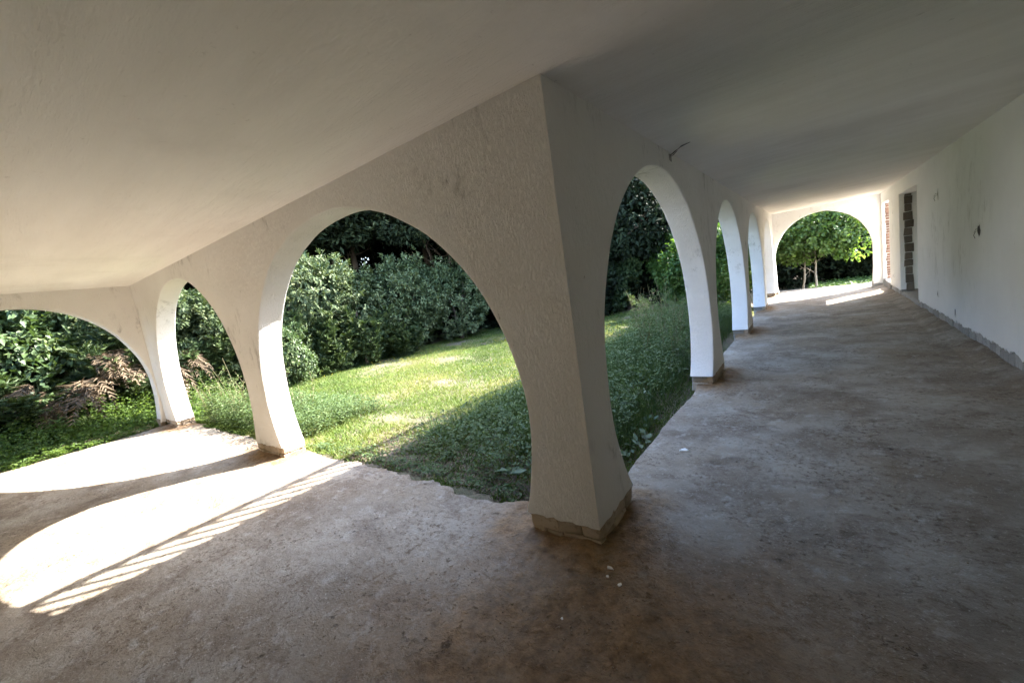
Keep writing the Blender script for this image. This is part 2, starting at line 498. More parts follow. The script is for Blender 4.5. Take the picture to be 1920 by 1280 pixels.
def ragged(u0, u1, z, seed, amp=0.016):
    n = max(2, int(abs(u1 - u0) / 0.025))
    return [(u0 + (u1 - u0) * k / n, z + amp * float(fbm(np.array(u0 * 3 + k * 0.6), np.array(0.0), seed, 4))) for k in range(1, n)]

def arch_wall(name, to_world, u0, u1, arches, mat, ztop, zb=0.14, back_shift=(0, 0), seed=1, th=TH, rect=(), low=2.3, amp=0.016):
    """one closed slab of wall; its outline runs along the ragged plaster foot and round each opening"""
    items = [('a', a) for a in arches] + [('r', r) for r in rect]
    items.sort(key=lambda t: t[1][0])
    P = [(u0, zb)]; cur = u0; soft = []
    for k, (typ, it) in enumerate(items):
        if typ == 'a':
            prof = arch_profile((it[0] + it[1]) / 2, (it[1] - it[0]) / 2, it[2], it[3], zb, seed + 31 * k, low=low)
        else:
            prof = [(it[0], zb), (it[0], it[2]), (it[1], it[2]), (it[1], zb)]
        P += ragged(cur, prof[0][0], zb, seed + k, amp)
        s = len(P); P += prof; soft += list(range(s, len(P) - 1))
        cur = prof[-1][0]
    P += ragged(cur, u1, zb, seed + 77, amp)
    P += [(u1, zb), (u1, ztop), (u0, ztop)]
    n = len(P)
    V = []
    for k, (u, z) in enumerate(P): V.append(to_world(u, 0, z))
    for k, (u, z) in enumerate(P):
        uu = u
        if abs(u - u0) < 1e-6: uu = u + back_shift[0]
        if abs(u - u1) < 1e-6: uu = u + back_shift[1]
        V.append(to_world(uu, th, z))
    bm = bmesh.new()
    bv = [bm.verts.new(v) for v in V]
    bm.faces.new(bv[:n]); bm.faces.new(bv[n:][::-1])
    lay = bm.edges.layers.float.new('bevel_weight_edge')
    for k in range(n):
        bm.faces.new([bv[k], bv[n + k], bv[n + (k + 1) % n], bv[(k + 1) % n]])
    for k in soft:
        for o in (0, n):
            e = bm.edges.get((bv[o + k], bv[o + k + 1]))
            if e: e[lay] = 1.0
    bmesh.ops.recalc_face_normals(bm, faces=bm.faces)
    # fine triangles keep the shading clean on the big outline faces
    me = bpy.data.meshes.new(name); bm.to_mesh(me); bm.free()
    me.materials.append(mat)
    o = link(name, me)
    bv_ = o.modifiers.new('bevel', 'BEVEL'); bv_.width = 0.014; bv_.segments = 2; bv_.limit_method = 'WEIGHT'
    bv_.use_clamp_overlap = True
    return o

wA = arch_wall('arcade_wall', lambda u, d, z: (u, YA + d, z), -10.02, XB,
               [(-9.24, -5.67, 2.42, 0.8), (-5.18, -1.45, 2.43, 0.8)], PLASTER, HC + 0.02, 0.14, (0, -TH), 3, low=1.85)
tag(wA, 'cream scratched plaster arcade wall with two open arches onto the lawn', 'wall')
wB = arch_wall('arcade_wall', lambda u, d, z: (XB - d, u, z), YA, 16.27,
               [(2.31, 5.54, 2.44, 0.85), (5.98, 8.92, 2.42, 0.85), (9.37, 12.37, 2.42, 0.85), (12.82, 15.75, 2.42, 0.85)],
               PLASTER_B, HC + 0.02, 0.14, (TH, 0), 5, low=1.42)
tag(wB, 'long shaded arcade wall receding along the right corridor with four arches', 'wall')
wC = arch_wall('arcade_wall', lambda u, d, z: (XC - d, u, z), YBK + 0.0, YA - 0.002,
               [(-0.87, 1.925, 2.40, 0.75)], PLASTER, HC + 0.02, 0.10, (0, 0), 8)
tag(wC, 'far left end wall with one wide arch facing the hedge', 'wall')
wE = arch_wall('arcade_wall', lambda u, d, z: (u, YE + d, z), XB + 0.002, XD - 0.002,
               [(-1.035, 1.37, 2.45, 1.15)], PLASTER_B, HC + 0.02, 0.10, (0, 0), 9, low=6.0)
tag(wE, 'end wall of the corridor with one round arch framing a small tree', 'wall')
wD = arch_wall('house_wall', lambda u, d, z: (XD + d, u, z), -1.27, 16.27, [], PLASTER_D, HC + 0.02, 0.185, (0, 0), 12, 0.32,
               rect=[(10.9, 12.95, 2.33), (14.5, 15.8, 2.33)], amp=0.045)
tag(wD, 'smooth white house wall on the right with two doorless openings', 'wall')
wK = link('house_wall', box_mesh('house_wall', -10.02, XD - 0.002, YBK - 0.3, YBK, -0.4, HC + 0.02, PLASTER_D))
tag(wK, 'plain plastered house wall behind the viewer along the left wing', 'wall')
wR = link('house_wall', box_mesh('house_wall', 5.9, 6.2, -1.27, 14.1, -0.4, HC + 0.02, PLASTER_D))
tag(wR, 'outer house wall of the dark room behind the doorway', 'wall')
wS = link('house_wall', box_mesh('house_wall', XD + 0.322, 5.898, 13.8, 14.1, -0.4, HC + 0.02, PLASTER_D))
tag(wS, 'cross wall closing the dark room beside the far window opening', 'wall')
rf = link('interior_floor', box_mesh('interior_floor', XD + 0.1, 5.9, -1.2, 13.8, -0.3, 0.085, FLOOR))
tag(rf, 'cement floor of the dark room behind the doorway', 'floor', kind='structure')

# cores under the plaster foot, plus the bare stones of each pier
def core(parent, x0, x1, y0, y1, mat, z1=0.2):
    link('pier_core', box_mesh('pier_core', x0, x1, y0, y1, -0.45, z1, mat), None, parent)

def stone(parent, c, size, mat, seed, name='stone'):
    rs = np.random.default_rng(seed)
    V, F = chamfer_box(*size, min(size) * 0.11, min(size) * 0.075, rs)
    me = py_mesh(name, V, F, mat); fix_normals(me)
    o = link(name, me, None, parent); o.location = c
    return o

sid = 100
def stone_row(parent, axis, face, sgn, a, b, z0, z1, mat, lo=0.10, hi=0.24, depth=0.07, proud=0.0, name='stone'):
    """row of stones along a pier foot; outer faces near the plaster plane"""
    global sid
    p = a
    while p < b - 0.03:
        w = min(random.uniform(lo, hi), b - p)
        if b - p - w < 0.05: w = b - p
        sid += 1
        off_ = random.uniform(-0.012, 0.004) + proud
        h = (z1 - z0) * random.uniform(0.93, 1.04)
        cu = p + w / 2; cf = face + sgn * (off_ - depth / 2)
        if axis == 'x': stone(parent, (cu, cf, z0 + h / 2), (w - 0.007, depth, h), mat, sid, name)
        else: stone(parent, (cf, cu, z0 + h / 2), (depth, w - 0.007, h), mat, sid, name)
        p += w
e = 0.03
for k, (x0, x1) in enumerate(PIERS_A):
    lx = x0 + (0.05 if k else -0.25); rx = x1 - 0.05
    core(wA, lx + e, rx - e + (0.02 if k == 2 else 0), YA + e, YA + TH - e, MORTAR)
    for z0, z1 in ((-0.06, 0.055), (0.06, 0.15)):
        if k == 0: stone_row(wA, 'x', YA, -1, XC + 0.01, x1 - 0.03, z0, z1, STONE)
        else: stone_row(wA, 'x', YA, -1, x0 + 0.01, x1 - (0.0 if k == 2 else 0.01), z0, z1, STONE)
        if k < 2: stone_row(wA, 'y', x1 - 0.02, 1, YA + 0.075, YA + TH, z0, z1, STONE)
        if k > 0: stone_row(wA, 'y', x0 + 0.02, -1, YA + 0.075, YA + TH, z0, z1, STONE)
for k, (y0, y1) in enumerate(PIERS_B):
    core(wB, XB - TH + e, XB - e, y0 + e, y1 - e, MORTAR)
    for z0, z1 in ((-0.06, 0.05), (0.055, 0.15)):
        stone_row(wB, 'y', XB, 1, y0 + (0.075 if k == 0 else 0.01), y1 - 0.01, z0, z1, STONE)
        if k > 0: stone_row(wB, 'x', y0 + 0.02, -1, XB - TH, XB - 0.075, z0, z1, STONE_G if k < 4 else STONE)
        if k < 4: stone_row(wB, 'x', y1 - 0.02, 1, XB - TH, XB - 0.075, z0, z1, STONE)
core(wE, XB + 0.004, -0.99, YE + 0.02, YE + TH - 0.02, MORTAR_G, 0.16); core(wE, 1.33, XD - 0.004, YE + 0.02, YE + TH - 0.02, MORTAR_G, 0.16)
core(wC, XC - TH + 0.02, XC - 0.02, 1.86, YA - 0.01, MORTAR, 0.16); core(wC, XC - TH + 0.02, XC - 0.02, YBK, -0.80, MORTAR, 0.16)
for y0, y1 in ((-1.25, 10.88), (12.97, 14.47), (15.82, 16.25)):
    link('wall_core', box_mesh('wall_core', XD + 0.03, XD + 0.29, y0, y1, -0.45, 0.26, MORTAR_G), None, wD)
stone_row(wD, 'y', XD, -1, 3.6, 10.85, 0.03, 0.18, STONE_G, 0.14, 0.34, 0.05, -0.014)
stone_row(wD, 'y', XD, -1, 13.0, 14.45, 0.03, 0.18, STONE_G, 0.14, 0.34, 0.05, -0.014)
# threshold and sill
V, F = chamfer_box(0.34, 2.03, 0.16, 0.02, 0.006, np.random.default_rng(3))
o = link('threshold', py_mesh('threshold', V, F, MORTAR_G), None, wD); fix_normals(o.data); o.location = (XD + 0.17, 11.925, 0.06)
V, F = chamfer_box(0.36, 1.29, 0.30, 0.02, 0.006, np.random.default_rng(4))
o = link('window_sill', py_mesh('window_sill', V, F, MORTAR_G), None, wD); fix_normals(o.data); o.location = (XD + 0.16, 15.15, 0.08)
# raw masonry in the far jambs where the frames were torn out
z = 0.14; k = 0
while z < 2.28:
    h = random.uniform(0.15, 0.21); h = min(h, 2.32 - z)
    stone(wD, (XD + 0.085 + 0.065 + random.uniform(-0.012, 0.012), 12.93, z + h / 2), (0.13 + random.uniform(-0.02, 0.02), 0.06, h - 0.012), BLOCK, 900 + k, 'block'); z += h; k += 1
z = 0.24
while z < 2.28:
    h = random.uniform(0.06, 0.085); h = min(h, 2.32 - z)
    stone(wD, (XD + 0.065 + 0.11, 15.785, z + h / 2), (0.21 + random.uniform(-0.02, 0.02), 0.05, h - 0.012), BRICK, 900 + k, 'brick'); z += h; k += 1

# ------------------------------------------------------------------ roof parapet and railing (its shadow bars fall on the floor)
px = -1.40
par = link('roof_parapet', box_mesh('roof_parapet', px, px + 0.16, 2.31, 16.42, 2.94, 3.50, PLASTER_D))
tag(par, 'plastered roof parapet above the corridor arcade', 'parapet')
rail = empty('roof_railing', (px + 0.05, 9.3, 3.50))
tag(rail, 'roof railing of upright balusters above the corridor, casting the barred shadow', 'railing')
o = link('top_rail', box_mesh('top_rail', -0.025, 0.025, -7.1, 7.1, 0.505, 0.59, METAL), None, rail)
bme = box_mesh('baluster', -0.014, 0.014, -0.024, 0.024, 0.0, 0.506, METAL)
for k in range(71): o = link('baluster', bme, None, rail); o.location = (0, -7.0 + 0.2 * k, 0)

# ------------------------------------------------------------------ plant builders
def unit(v): return v / np.maximum(np.linalg.norm(v, axis=-1, keepdims=True), 1e-9)

def leaf_geo(P, D, Nn, L, W, fold=0.25):
    """rhombic leaves, two triangles each"""
    D = unit(D); S = unit(np.cross(D, Nn)); U = np.cross(S, D)
    L = L[:, None]; W = W[:, None]
    m = P + D * L * 0.45 + U * W * fold
    A = P; B = m + S * W; C = P + D * L - U * L * 0.08; E_ = m - S * W
    V = np.stack([A, B, C, E_], 1).reshape(-1, 3)
    i = np.arange(len(P))[:, None] * 4
    F = np.concatenate([i + np.array([[0, 1, 2]]), i + np.array([[0, 2, 3]])], 1).reshape(-1, 3)
    return V, F

def blob_points(blobs, n, r, inner=0.62):
    """points near the outside of a union of ellipsoids, with outward directions"""
    B = np.array(blobs, float)
    w = (B[:, 3] * B[:, 4] + B[:, 4] * B[:, 5] + B[:, 3] * B[:, 5]); w /= w.sum()
    out = []; od = []
    got = 0
    while got < n:
        k = r.choice(len(B), n, p=w)
        d = unit(r.normal(size=(n, 3)))
        rad = inner + (1.02 - inner) * r.random(n) ** 0.5
        p = B[k, :3] + d * B[k, 3:6] * rad[:, None]
        keep = np.ones(n, bool)
        for j in range(len(B)):
            q = np.linalg.norm((p - B[j, :3]) / B[j, 3:6], axis=1)
            keep &= ~((q < inner * 0.92) & (k != j))
        keep &= p[:, 2] > 0.03
        out.append(p[keep]); od.append(unit(d / B[k, 3:6])[keep]); got += keep.sum()
    return np.concatenate(out)[:n], np.concatenate(od)[:n]

def foliage(name, blobs, nclump, per, L, W, spread, mat, seed, up=0.3, droop=0.0, inner=0.62, lumpy=0.6):
    r = np.random.default_rng(seed)
    c, o = blob_points(blobs, nclump, r, inner)
    lump = fbm(c[:, 0] * 2.3 + c[:, 2] * 1.5, c[:, 1] * 2.3 - c[:, 2] * 1.1, seed)
    c = c + o * (lump * lumpy)[:, None]
    c[:, 2] = np.maximum(c[:, 2], 0.04)
    P = np.repeat(c, per, 0) + r.normal(0, spread, (nclump * per, 3))
    O = np.repeat(o, per, 0)
    D = unit(O * 0.7 + r.normal(0, 0.75, P.shape) + np.array([0, 0, up - droop]))
    Nn = unit(O * 0.6 + np.array([0, 0, 0.8]) + r.normal(0, 0.35, P.shape))
    n = len(P)
    LL = L * (0.6 + 0.7 * r.random(n)); WW = W * (0.7 + 0.5 * r.random(n))
    V, F = leaf_geo(P, D, Nn, LL, WW)
    t = np.clip(np.repeat(0.45 + 0.5 * r.normal(0, 0.35, nclump) + 0.5 * lump, per) + r.normal(0, 0.16, n), 0, 1)
    return np_mesh(name, V, F, mat, np.repeat(t, 2))

def sprays(name, P, D, length, mat, seed, nside=11, droop=0.5, width=0.016):
    """feathery conifer fronds: narrow pointed scales along a bent axis"""
    r = np.random.default_rng(seed)
    n = len(P); D = unit(D)
    S = unit(np.cross(D, unit(np.array([0, 0, 1.0]) + r.normal(0, 0.5, (n, 3)))))
    Vs = []; ts = []
    base = r.random(n)
    Ls = length * (0.6 + 0.7 * r.random(n))
    for k in range(nside):
        f = (k + 0.3) / nside
        for s in (-1, 1):
            q = P + D * (Ls * f)[:, None] + np.array([0, 0, -1.0]) * (droop * Ls * f * f)[:, None]
            dd = unit(D * 0.9 + S * s * 0.75 + np.array([0, 0, -1.0]) * droop * f + r.normal(0, 0.18, (n, 3)))
            ll = (Ls * (0.42 * (1 - f) + 0.13))[:, None]
            w = np.cross(dd, unit(r.normal(size=(n, 3)))); w = unit(w) * width
            Vs.append(np.stack([q - w, q + w, q + dd * ll], 1)); ts.append(np.clip(base + r.normal(0, 0.12, n) + 0.25 * f - 0.1, 0, 1))
    V = np.concatenate(Vs).reshape(-1, 3)
    F = np.arange(len(V)).reshape(-1, 3)
    return np_mesh(name, V, F, mat, np.concatenate(ts))

def tube(V, F, pts, rad, sides=7):
    pts = [Vector(p) for p in pts]; b0 = len(V)
    for i, p in enumerate(pts):
        d = (pts[min(i + 1, len(pts) - 1)] - pts[max(i - 1, 0)]).normalized()
        a = d.orthogonal().normalized(); b = d.cross(a)
        for k in range(sides):
            t = 2 * math.pi * k / sides
            V.append(tuple(p + (a * math.cos(t) + b * math.sin(t)) * rad[i]))
    for i in range(len(pts) - 1):
        for k in range(sides):
            k2 = (k + 1) % sides
            F.append([b0 + i * sides + k, b0 + i * sides + k2, b0 + (i + 1) * sides + k2, b0 + (i + 1) * sides + k])

def limb_path(a, b, bend, n, r):
    a = np.array(a, float); b = np.array(b, float)
    P = []
    off_ = r.normal(0, bend, 3)
    for k in range(n + 1):
        f = k / n
        P.append(tuple(a + (b - a) * f + off_ * math.sin(math.pi * f) + r.normal(0, bend * 0.15, 3) * (0 < k < n)))
    return P

def woody(name, trunks, mat, seed, limbs=7, reach=1.0, sides=7):
    """tapered trunks with limbs; trunks = list of (base, top, r0, r1)"""
    r = np.random.default_rng(seed); V = []; F = []
    for base, top, r0, r1 in trunks:
        n = 7
        P = limb_path(base, top, 0.10 * np.linalg.norm(np.array(top) - np.array(base)) / 3, n, r)
        tube(V, F, P, [r0 + (r1 - r0) * (k / n) ** 0.8 + (0.25 * r0 if k == 0 else 0) for k in range(n + 1)], sides)
        for k in range(limbs):
            f = 0.35 + 0.6 * (k + r.random()) / limbs
            q = np.array(P[min(n, int(f * n))])
            d = unit(np.array([r.normal(), r.normal(), 0.35 + 0.5 * r.random()]))
            ln = reach * (1.15 - 0.6 * f) * (0.7 + 0.5 * r.random())
            Q = limb_path(q, q + d * ln, 0.12 * ln, 4, r)
            rr = (r0 + (r1 - r0) * f) * 0.5
            tube(V, F, Q, [rr * (1 - 0.8 * j / 4) for j in range(5)], 5)
            for m in range(2):
                q2 = np.array(Q[2 + m]); d2 = unit(d + r.normal(0, 0.6, 3))
                tube(V, F, limb_path(q2, q2 + d2 * ln * 0.5, 0.05, 3, r), [rr * 0.45, rr * 0.35, rr * 0.22, rr * 0.08], 4)
    me = py_mesh(name, V, F, mat)
    for p in me.polygons: p.use_smooth = True
    return me

def place(name, loc, rz, sc, parts, label, cat, group=None):
    z = float(gz(np.array(loc[0]), np.array(loc[1])))
    o = empty(name, (loc[0], loc[1], z - 0.02), rz)
    o.scale = sc if isinstance(sc, tuple) else (sc, sc, sc)
    tag(o, label, cat, group)
    for pn, me in parts:
        p = link(pn, me, None, o)
        if pn == 'seed_heads': p['kind'] = 'stuff'
    return o

# broadleaf shrub prototypes (about 3.2 m tall)
def shrub_blobs(seed, h=3.2, w=1.5):
    r = np.random.default_rng(seed)
    B = [(0, 0, h * 0.45, w * 0.8, w * 0.8, h * 0.44)]
    for k in range(9):
        a = 2 * math.pi * k / 9 + r.normal(0, 0.3)
        rr = w * r.uniform(0.35, 0.75); zz = h * r.uniform(0.25, 0.82)
        s = w * r.uniform(0.35, 0.6)
        B.append((rr * math.cos(a), rr * math.sin(a), zz, s, s, s * r.uniform(0.6, 0.9)))
    return B
SH = []
for s in (1, 2, 3):
    SH.append((foliage('foliage', shrub_blobs(s), 1900, 12, 0.125, 0.027, 0.032, L_GREY, 40 + s, 0.1, 0.1, 0.6, 0.75),
               woody('stem', [((0.1 * k - 0.1, 0.08 * k, 0), (0.5 * math.cos(2.1 * k), 0.5 * math.sin(2.1 * k), 2.3), 0.05, 0.02) for k in range(3)], BARK, 50 + s, 5, 0.8)))
SG = []
for s in (4, 5):
    SG.append((foliage('foliage', shrub_blobs(s, 2.6, 1.5), 1900, 10, 0.12, 0.036, 0.045, L_GREEN, 60 + s, 0.15, 0.2),
               woody('stem', [((0.1 * k - 0.1, 0.08 * k, 0), (0.5 * math.cos(2.1 * k), 0.5 * math.sin(2.1 * k), 1.9), 0.045, 0.02) for k in range(3)], BARK, 70 + s, 5, 0.8)))

def conifer(seed, h, w, n, mat=L_CON, ln=0.34):
    r = np.random.default_rng(seed)
    K = 26; P = []; D = []
    for j in range(K):
        a = r.random() * 6.283; r0 = w * math.sqrt(r.random()) * 0.9
        top = h * (0.45 + 0.6 * r.random()) * (1.05 - 0.45 * r0 / w)
        ax = unit(np.array([math.cos(a) * (0.1 + 0.45 * r0 / w), math.sin(a) * (0.1 + 0.45 * r0 / w), 1.0]))
        b0 = np.array([math.cos(a) * r0, math.sin(a) * r0, top * r.uniform(0.0, 0.35)])
        m = n // K; f = r.random(m)
        fat = 0.16 * (1 - f) + 0.03
        P.append(b0 + ax * (f * (top - b0[2]))[:, None] + r.normal(0, 1, (m, 3)) * fat[:, None] * 0.5)
        q = r.normal(0, 1, (m, 3)); q[:, 2] *= 0.4
        D.append(ax * 0.85 + unit(q) * 0.75)
    return sprays('foliage', np.concatenate(P), np.concatenate(D), ln, mat, seed + 1, 10, 0.25)
CO = []
for s in (1, 2):
    h = 2.3
    fo = conifer(80 + s, h, 0.7, 1900)
    stm = woody('stem', [((0, 0, 0), (0.05, 0.03, h * 0.9), 0.05, 0.012)], BARK, 85 + s, 10, 0.55)
    CO.append((fo, stm))
def dry_mesh(seed, n=18):
    r = np.random.default_rng(seed)
    P = r.normal(0, 0.055, (n, 3)); a = r.normal(0.0, 0.35, n)
    D = np.stack([np.cos(a), np.sin(a), r.normal(-0.35, 0.25, n)], 1)
    return sprays('dry_frond', P, D, 0.34, L_DRY, seed, 12, 0.8, 0.012)
DRY = [dry_mesh(91), dry_mesh(92)]

# tall background trees
def pine_blobs(seed):
    r = np.random.default_rng(seed); B = []
    for k in range(16):
        a = r.random() * 6.28; rr = 3.2 * math.sqrt(r.random())
        s = r.uniform(1.1, 1.8)
        B.append((rr * math.cos(a), rr * math.sin(a), r.uniform(4.8, 8.6), s, s, s * 0.6))
    return B
def dense_blobs(seed, h=8.5, w=2.3, z0=0.8):
    r = np.random.default_rng(seed); B = []
    for k in range(20):
        a = r.random() * 6.28; f = r.random(); rr = w * (1 - 0.5 * f) * math.sqrt(r.random())
        s = r.uniform(0.9, 1.5)
        B.append((rr * math.cos(a), rr * math.sin(a), z0 + f * (h - z0), s, s, s * 0.8))
    return B
PINE = []
for s in (1, 2):
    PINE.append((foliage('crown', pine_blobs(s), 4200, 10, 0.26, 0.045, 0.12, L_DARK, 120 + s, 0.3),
                 woody('trunk', [((0, 0, 0), (0.4, 0.2, 6.4), 0.20, 0.09), ((0.1, 0.1, 0.2), (-1.0, 0.7, 5.6), 0.13, 0.05)], BARK, 130 + s, 9, 2.0)))
DENSE = []
for s in (1, 2):
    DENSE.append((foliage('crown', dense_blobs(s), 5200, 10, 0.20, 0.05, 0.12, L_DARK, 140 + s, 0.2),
                  woody('trunk', [((0, 0, 0), (0.2, 0.1, 6.0), 0.17, 0.07)], BARK, 150 + s, 9, 1.8)))

# ------------------------------------------------------------------ hedge shrubs left of the lawn
g1 = 'grey-green shrubs along the left edge of the lawn'
def grey(i, x, y, rz, sc, label): place('broadleaf_shrub', (x, y), rz, sc, (('foliage', SH[i][0]), ('stem', SH[i][1])), label, 'shrub', g1)
grey(0, -12.3, 4.3, 0.3, (1.0, 1.0, 1.02), 'grey-green shrub behind the bright bush at the left arch jamb')
grey(1, -12.2, 6.0, 1.9, (1.05, 1.05, 1.2), 'tallest pale grey-green shrub in the middle of the large arch')
grey(2, -11.9, 7.7, 3.7, (1.05, 1.05, 1.0), 'grey-green shrub right of the tallest one in the large arch')
grey(0, -11.5, 9.4, 4.4, (1.0, 1.0, 1.14), 'shaded grey-green shrub at the far side of the lawn')
grey(1, -11.0, 11.2, 5.2, (1.0, 1.0, 0.95), 'darkest grey-green shrub beside the right curve of the large arch')
grey(2, -12.6, 2.6, 0.9, (0.95, 0.95, 1.05), 'grey-green shrub seen through the narrow left arch')
g2 = 'green climbing shrubs beyond the left end arch'
def green(i, x, y, rz, sc, label, grp=g2): place('climbing_shrub', (x, y), rz, sc, (('foliage', SG[i][0]), ('stem', SG[i][1])), label, 'shrub', grp)
green(0, -13.2, 0.6, 0.5, (1.15, 1.15, 1.35), 'large leafy green shrub filling the top of the left end arch')
green(1, -13.3, -1.4, 2.0, (1.15, 1.15, 1.3), 'leafy green shrub at the left edge of the picture')
green(1, -13.6, 2.2, 3.3, (1.0, 1.0, 1.35), 'leafy green shrub behind the conifers in the left end arch')
green(0, -13.0, -3.4, 4.1, (1.1, 1.1, 1.2), 'leafy green shrub hidden left of the end arch')
green(0, -10.75, 4.55, 1.2, (0.5, 0.5, 0.66), 'low bright leafy bush against the left jamb of the large arch', None)

g3 = 'feathery conifers of the hedge'
def con(i, x, y, rz, sc, label, dry=()):
    o = place('conifer_shrub', (x, y), rz, sc, (('foliage', CO[i][0]), ('stem', CO[i][1])), label, 'conifer', g3)
    for k, (a, zz, rr, s) in enumerate(dry):
        d = link('dry_frond', DRY[k % 2], None, o)
        rr = rr * 1.5; s = s * 1.0
        d.location = (rr * math.cos(a - rz), rr * math.sin(a - rz), zz + 0.35); d.rotation_euler = (0, 0, a - rz); d.scale = (s, s, s)
        d['label'] = 'dead brown frond'
con(0, -11.4, 5.35, 0.0, (0.9, 0.9, 1.15), 'conifer right of the low bright bush in the large arch')
con(1, -11.3, 6.15, 1.0, (0.85, 0.85, 0.92), 'conifer below the tallest grey-green shrub')
con(0, -11.0, 7.1, 2.0, (0.85, 0.85, 1.12), 'conifer standing at the edge of the shaded hedge')
con(1, -10.9, 8.3, 3.0, (0.9, 0.9, 0.7), 'shaded conifer at the back edge of the lawn')
con(1, -11.9, 3.5, 2.2, (1.1, 1.1, 1.15), 'tall conifer seen in the narrow left arch')
con(0, -12.0, 2.3, 3.0, (1.15, 1.15, 1.1), 'conifer with brown fronds beside the left corner pillar', ((-0.6, 1.0, 0.5, 1.1), (0.1, 0.55, 0.6, 1.2), (-0.2, 1.55, 0.5, 0.9), (0.6, 0.8, 0.55, 1.0)))
con(1, -12.1, 1.3, 0.4, (1.15, 1.15, 0.85), 'conifer with hanging dead fronds in the middle of the left end arch', ((-0.9, 1.0, 0.55, 1.2), (-0.1, 0.9, 0.62, 1.3), (0.5, 1.15, 0.55, 1.1), (0.3, 1.5, 0.5, 0.9), (-0.5, 0.6, 0.6, 1.0)))
con(0, -12.1, 0.3, 1.4, (1.1, 1.1, 0.72), 'low conifer in the left end arch beneath the leafy shrub', ((-1.5, 1.2, 0.5, 1.2), (-2.2, 0.9, 0.55, 1.1), (-1.0, 0.7, 0.6, 1.2)))
con(1, -11.9, -0.7, 2.9, (1.15, 1.15, 0.80), 'green conifer at the left picture edge', ((-2.9, 1.2, 0.5, 1.0),))
con(0, -12.0, -1.9, 2.9, (1.1, 1.1, 0.85), 'conifer just outside the left picture edge')

# tall dark trees behind
g4 = 'dark trees behind the hedge'
def tall(kind, i, x, y, rz, sc, label):
    L = PINE if kind == 'p' else DENSE
    place('pine_tree' if kind == 'p' else 'evergreen_tree', (x, y), rz, sc, (('crown', L[i][0]), ('trunk', L[i][1])), label, 'tree', g4)
tall('p', 0, -16.5, 6.8, 0.4, (1.0, 1.0, 1.0), 'dark pine with bare limbs above the hedge in the large arch')
tall('p', 1, -16.0, 10.6, 1.8, (1.0, 1.0, 0.95), 'dark pine above the right half of the large arch')
tall('p', 0, -15.5, 15.0, 3.0, (1.0, 1.0, 1.0), 'dark pine behind the far corner of the lawn')
tall('p', 1, -17.5, 2.6, 4.2, (1.0, 1.0, 0.9), 'dark pine behind the narrow left arch')
tall('p', 0, -12.6, 12.8, 1.0, (0.85, 0.85, 0.80), 'dark pine added to deepen the shade at the end of the hedge')  # canopy added to block sky light from the hedge
tall('p', 1, -9.6, 13.4, 0.4, (0.72, 0.72, 0.78), 'dark pine added over the far right end of the lawn to shade the hedge')  # added so its canopy darkens the right side of the hedge
tall('d', 0, -21, 5.0, 0.0, (1.3, 1.3, 1.1), 'dense evergreen far behind the narrow left arch')
tall('d', 1, -21, 9.5, 1.0, (1.3, 1.3, 1.1), 'dense evergreen far behind the large arch')
tall('d', 0, -20, 14.5, 2.0, (1.3, 1.3, 1.1), 'dense evergreen far behind the right half of the large arch')
tall('d', 1, -17.5, 19.5, 3.0, (1.3, 1.3, 1.1), 'dense evergreen at the far left garden corner')
tall('d', 0, -12.8, 16.5, 4.0, (1.2, 1.2, 1.0), 'dense evergreen behind the shaded end of the hedge')
tall('d', 1, -13.5, 21.0, 5.0, (1.3, 1.3, 1.1), 'dense evergreen in the second row beyond the lawn')
tall('d', 1, -8.5, 15.4, 5.0, (0.95, 0.95, 1.0), 'dense evergreen at the far end of the lawn')
tall('d', 0, -6.2, 16.6, 0.7, (1.0, 1.0, 1.15), 'dark evergreen at the left in the first corridor arch')
tall('p', 1, -4.5, 20.5, 2.0, (0.9, 0.9, 0.80), 'dark pine with pale trunk in the first corridor arch')
tall('d', 1, -8.0, 22.0, 2.0, (1.3, 1.3, 1.0), 'dense evergreen behind the first corridor arch')
tall('d', 0, -2.9, 26.0, 3.6, (1.2, 1.2, 0.75), 'dense evergreen behind the second corridor arch')
tall('d', 1, 0.4, 27.5, 4.4, (1.2, 1.2, 0.62), 'dense evergreen behind the small tree in the end arch')
tall('d', 0, 3.9, 28.0, 1.4, (1.2, 1.2, 0.62), 'dense evergreen at the right behind the end arch')
tall('d', 1, -22, 0.0, 1.4, (1.3, 1.3, 1.1), 'dense evergreen behind the left end arch')
tall('d', 0, -19, -3.5, 2.4, (1.3, 1.3, 1.0), 'dense evergreen behind the left picture edge')

